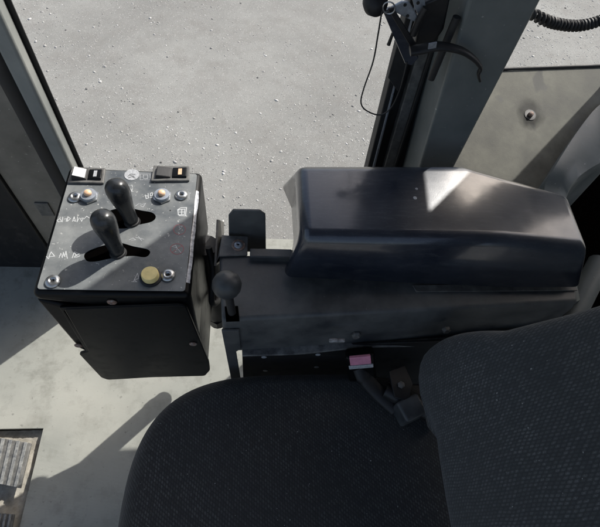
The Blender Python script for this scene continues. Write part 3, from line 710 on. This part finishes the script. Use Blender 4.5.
# ------------------------------------------------------------------ seat
seat = thing('operator_seat', 'dark woven fabric operator seat with cushion and backrest', 'seat', (.07, -.02, .30))
def sgn(x): return -1 if x < 0 else 1
def cushion():
    # rounded rectangular pad, dome on top; param rings
    x0, x1, y0, y1 = -.192, .40, -.265, .252; cx, cy = (x0 + x1) / 2, (y0 + y1) / 2; ax_, ay = (x1 - x0) / 2, (y1 - y0) / 2
    zt_ = .485; prof = []
    for k in range(26): s = k / 25; prof.append((s * .90, zt_ - .010 * s ** 2 + .0))
    for k in range(1, 13):
        a = k / 12 * math.pi * .60; prof.append((.90 + .10 * math.sin(a) / 1.0, zt_ - .010 - .055 * (1 - math.cos(a))))
    prof.append((.97, .385))
    n = 120; V, UV, F = [], [], []
    for i, (s, z) in enumerate(prof):
        for k in range(n):
            a = 2 * math.pi * k / n; ca, sa = math.cos(a), math.sin(a); e = 2 / 3.3
            px, py = sgn(ca) * abs(ca) ** e, sgn(sa) * abs(sa) ** e
            x, y = cx + ax_ * s * px, cy + ay * s * py
            zz = z + (.014 * min(1, abs(y / ay)) ** 3 * s if s < .9 else .014 * min(1, abs(y / ay)) ** 3 * .9) + .003 * math.sin(x * 19 + 1) * math.sin(y * 15)
            V.append((x, y, zz)); ex = (s + max(0, i - 25) * .018); UV.append((cx + ax_ * ex * px, cy + ay * ex * py))
    for i in range(len(prof) - 1):
        for k in range(n): a, b = i * n + k, i * n + (k + 1) % n; F.append((a, b, b + n, a + n))
    return V, F, UV
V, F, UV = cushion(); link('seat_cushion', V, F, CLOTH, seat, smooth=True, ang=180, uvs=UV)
box('seat_pan', (-.13, -.22, .30), (.36, .19, .384), DARK, seat, bevel=.01)
box('suspension_base', (-.06, -.18, .002), (.30, .14, .2995), RUB, seat, bevel=.01)
def backrest():
    # front surface over (s: height along the back, t: -1..1 across), wrapped with thickness
    ns, ntt = 46, 120; V, UV, F = [], [], []
    for i in range(ns + 1):
        s = i / ns
        h = s * .60; z = .545 + h * .93
        hw = .235 + .022 * math.sin(min(1, s * 3.2) * math.pi) - .060 * max(0, s - .28)
        if s < .10: hw *= math.sqrt(max(0, 1 - ((.10 - s) / .10) ** 2)) * .35 + .65
        if s > .93: hw *= math.sqrt(max(0, 1 - ((s - .93) / .07) ** 2)) * .4 + .6
        th = .052
        if s < .09: th *= math.sqrt(max(0.02, 1 - ((.09 - s) / .09) ** 2))
        if s > .93: th *= math.sqrt(max(0.02, 1 - ((s - .93) / .07) ** 2))
        xc = .312 + h * .34 - .018 * math.sin(min(1, s * 2.2) * math.pi)
        for k in range(ntt):
            a = 2 * math.pi * k / ntt; ca, sa = math.cos(a), math.sin(a); e = 2 / 3.4
            py = sgn(sa) * abs(sa) ** e; px = sgn(ca) * abs(ca) ** (2 / 2.6)
            y = -.010 + hw * py
            bol = .040 * max(0, abs(py) - .55) ** 1.5 / .3 * max(.25, 1 - s * 1.2)   # side bolsters come forward
            x = xc + th * px - bol * (1 if px < 0 else .2)
            V.append((x, y, z + .0)); UV.append((y if px < 0 else y + 1, h) if abs(py) < .995 else (y + px * .05, h))
    for i in range(ns):
        for k in range(ntt): a, b = i * ntt + k, i * ntt + (k + 1) % ntt; F.append((a, b, b + ntt, a + ntt))
    F.append(tuple(range(ntt))); F.append(tuple(ns * ntt + k for k in range(ntt)))
    # arc-length uv
    for i in range(ns + 1):
        acc = 0; row = V[i * ntt:(i + 1) * ntt]
        st = ntt // 2
        # measure from the front centre both ways
        UVr = [0] * ntt
        for direc in (1, -1):
            acc = 0; prev = Vector(row[st])
            for q in range(1, ntt // 2 + 1):
                idx = (st + direc * q) % ntt; p = Vector(row[idx]); acc += (p - prev).length; prev = p; UVr[idx] = direc * acc
        for k in range(ntt): UV[i * ntt + k] = (UVr[k], i / ns * .60)
    return V, F, UV
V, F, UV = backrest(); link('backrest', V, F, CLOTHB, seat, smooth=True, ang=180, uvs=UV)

# ------------------------------------------------------------------ door latch at the top
YL = YW - .075; YH = .556
dl = thing('door_latch', 'black and steel door latch with curved handle at the top of the door frame', 'door latch', PY(410, 50, YL)[:])
def pl(pts, y=YL): return [PY(u, v_, y) for u, v_ in pts]
prism('latch_arm', pl([(383, 12), (392, 9), (419, 58), (412, 66), (405, 64)], YL - .004), (0, .008, 0), ARM, dl, bevel=.0015)
prism('arm_flange', pl([(388, 10), (393, 8), (420, 50), (417, 58)], YL - .016), (0, .004, 0), DARK, dl, bevel=.001)
prism('hinge_plate', pl([(391, 8), (402, 2), (409, 2), (419, 19), (414, 22), (394, 12)], YL - .010), (0, .004, 0), STEEL, dl, bevel=.001)
for u, v_ in ((405, 5), (407.5, 16), (418, 3)):
    lathe('plate_hole', [(0, .0022), (.0005, .0022), (.0005, 0)], PY(u, v_, YL - .0103), (0, -1, 0), DARK, dl, seg=12)
prism('upper_plate', pl([(410, -10), (424, -10), (426, 10), (420, 20), (414, 6)], YL - .006), (0, .004, 0), STEEL, dl, bevel=.001)
tube('link_rod', smooth_path(pl([(426, 8), (420, 18), (416, 27), (413, 35)], YL - .014)), .0045, DARK, dl)
hp = smooth_path(pl([(410, 51), (420, 49.5), (436, 46.5), (449, 47.5), (462, 51), (471, 56.5), (477, 62), (480.5, 68), (478.5, 74), (480, 81)], YH))
tube('handle', hp, [.0090] * 12 + [.0090 - .0058 * i / max(1, len(hp) - 13) for i in range(len(hp) - 12)], DARK, dl, flat=.6)
prism('handle_clip', pl([(429, 44), (437, 42.5), (436, 48), (428, 49.5)], YH - .010), (0, .002, 0), STEEL, dl)
tube('guide_rod', pl([(431, 79), (443, 50), (457, 17)], .578), .0055, RUB, dl, seg=14)
tube('stop_pin', pl([(394, 30), (388.5, 45)], YL - .002), [.0018, .0026], DARK, dl, seg=10)
lathe('latch_knob', [(-.010, .0), (-.010, .013), (0, .016), (.009, .014), (.012, 0)], PY(375, 3, YL), (.3, -1, .2), RUB, dl, seg=28, ang=180)
prism('lower_wedge', pl([(388, 78), (397, 46), (409, 62), (398, 92)], YW - .008), (0, .006, 0), RUB, dl, bevel=.001)
prism('latch_case', pl([(421, 5), (452, -8), (444, 30), (434, 44), (414, 50), (418, 28)], YL + .004), (0, .022, 0), DARK, dl, bevel=.003)
rg = [PY(389 + 6 * math.cos(a), 8 + 6 * math.sin(a), YL - .020) for a in [2 * math.pi * k / 24 for k in range(25)]]
tag(tube('key_ring', rg, .0009, ZINC, seg=8, loc=rg[0][:]), 'thin wire ring hanging on the latch knob', 'ring')
cp = smooth_path(pl([(383, 10), (381, 17), (378, 35), (373, 62), (364, 88), (361, 103), (367, 111), (380, 115), (391, 108), (399, 92), (404, 75), (407, 62)], YL - .018), 6)
tag(tube('safety_cable', cp, .0011, RUB, seg=8, loc=cp[0][:]), 'thin black cable hanging in a loop from the latch', 'cable')

# coiled cord at the top right
base = smooth_path([PY(u, v_, .72) for u, v_ in ((528, 12), (547, 21), (560, 24.5), (575, 26), (590, 24), (606, 18), (625, 6))], 40)
pts = []; turns = 25; acc = 0
for i, q in enumerate(base):
    d = (base[min(i + 1, len(base) - 1)] - base[max(i - 1, 0)]).normalized(); x = d.cross(UP).normalized(); y = d.cross(x)
    a = 2 * math.pi * turns * i / len(base)
    pts.append(q + (x * math.cos(a) + y * math.sin(a)) * .0066)
dense = smooth_path(pts, 3)
ck = tube('coiled_cord', dense, .0030, RUB, seg=7, loc=base[0][:]); tag(ck, 'black coiled cord hanging across the rear window', 'cord')
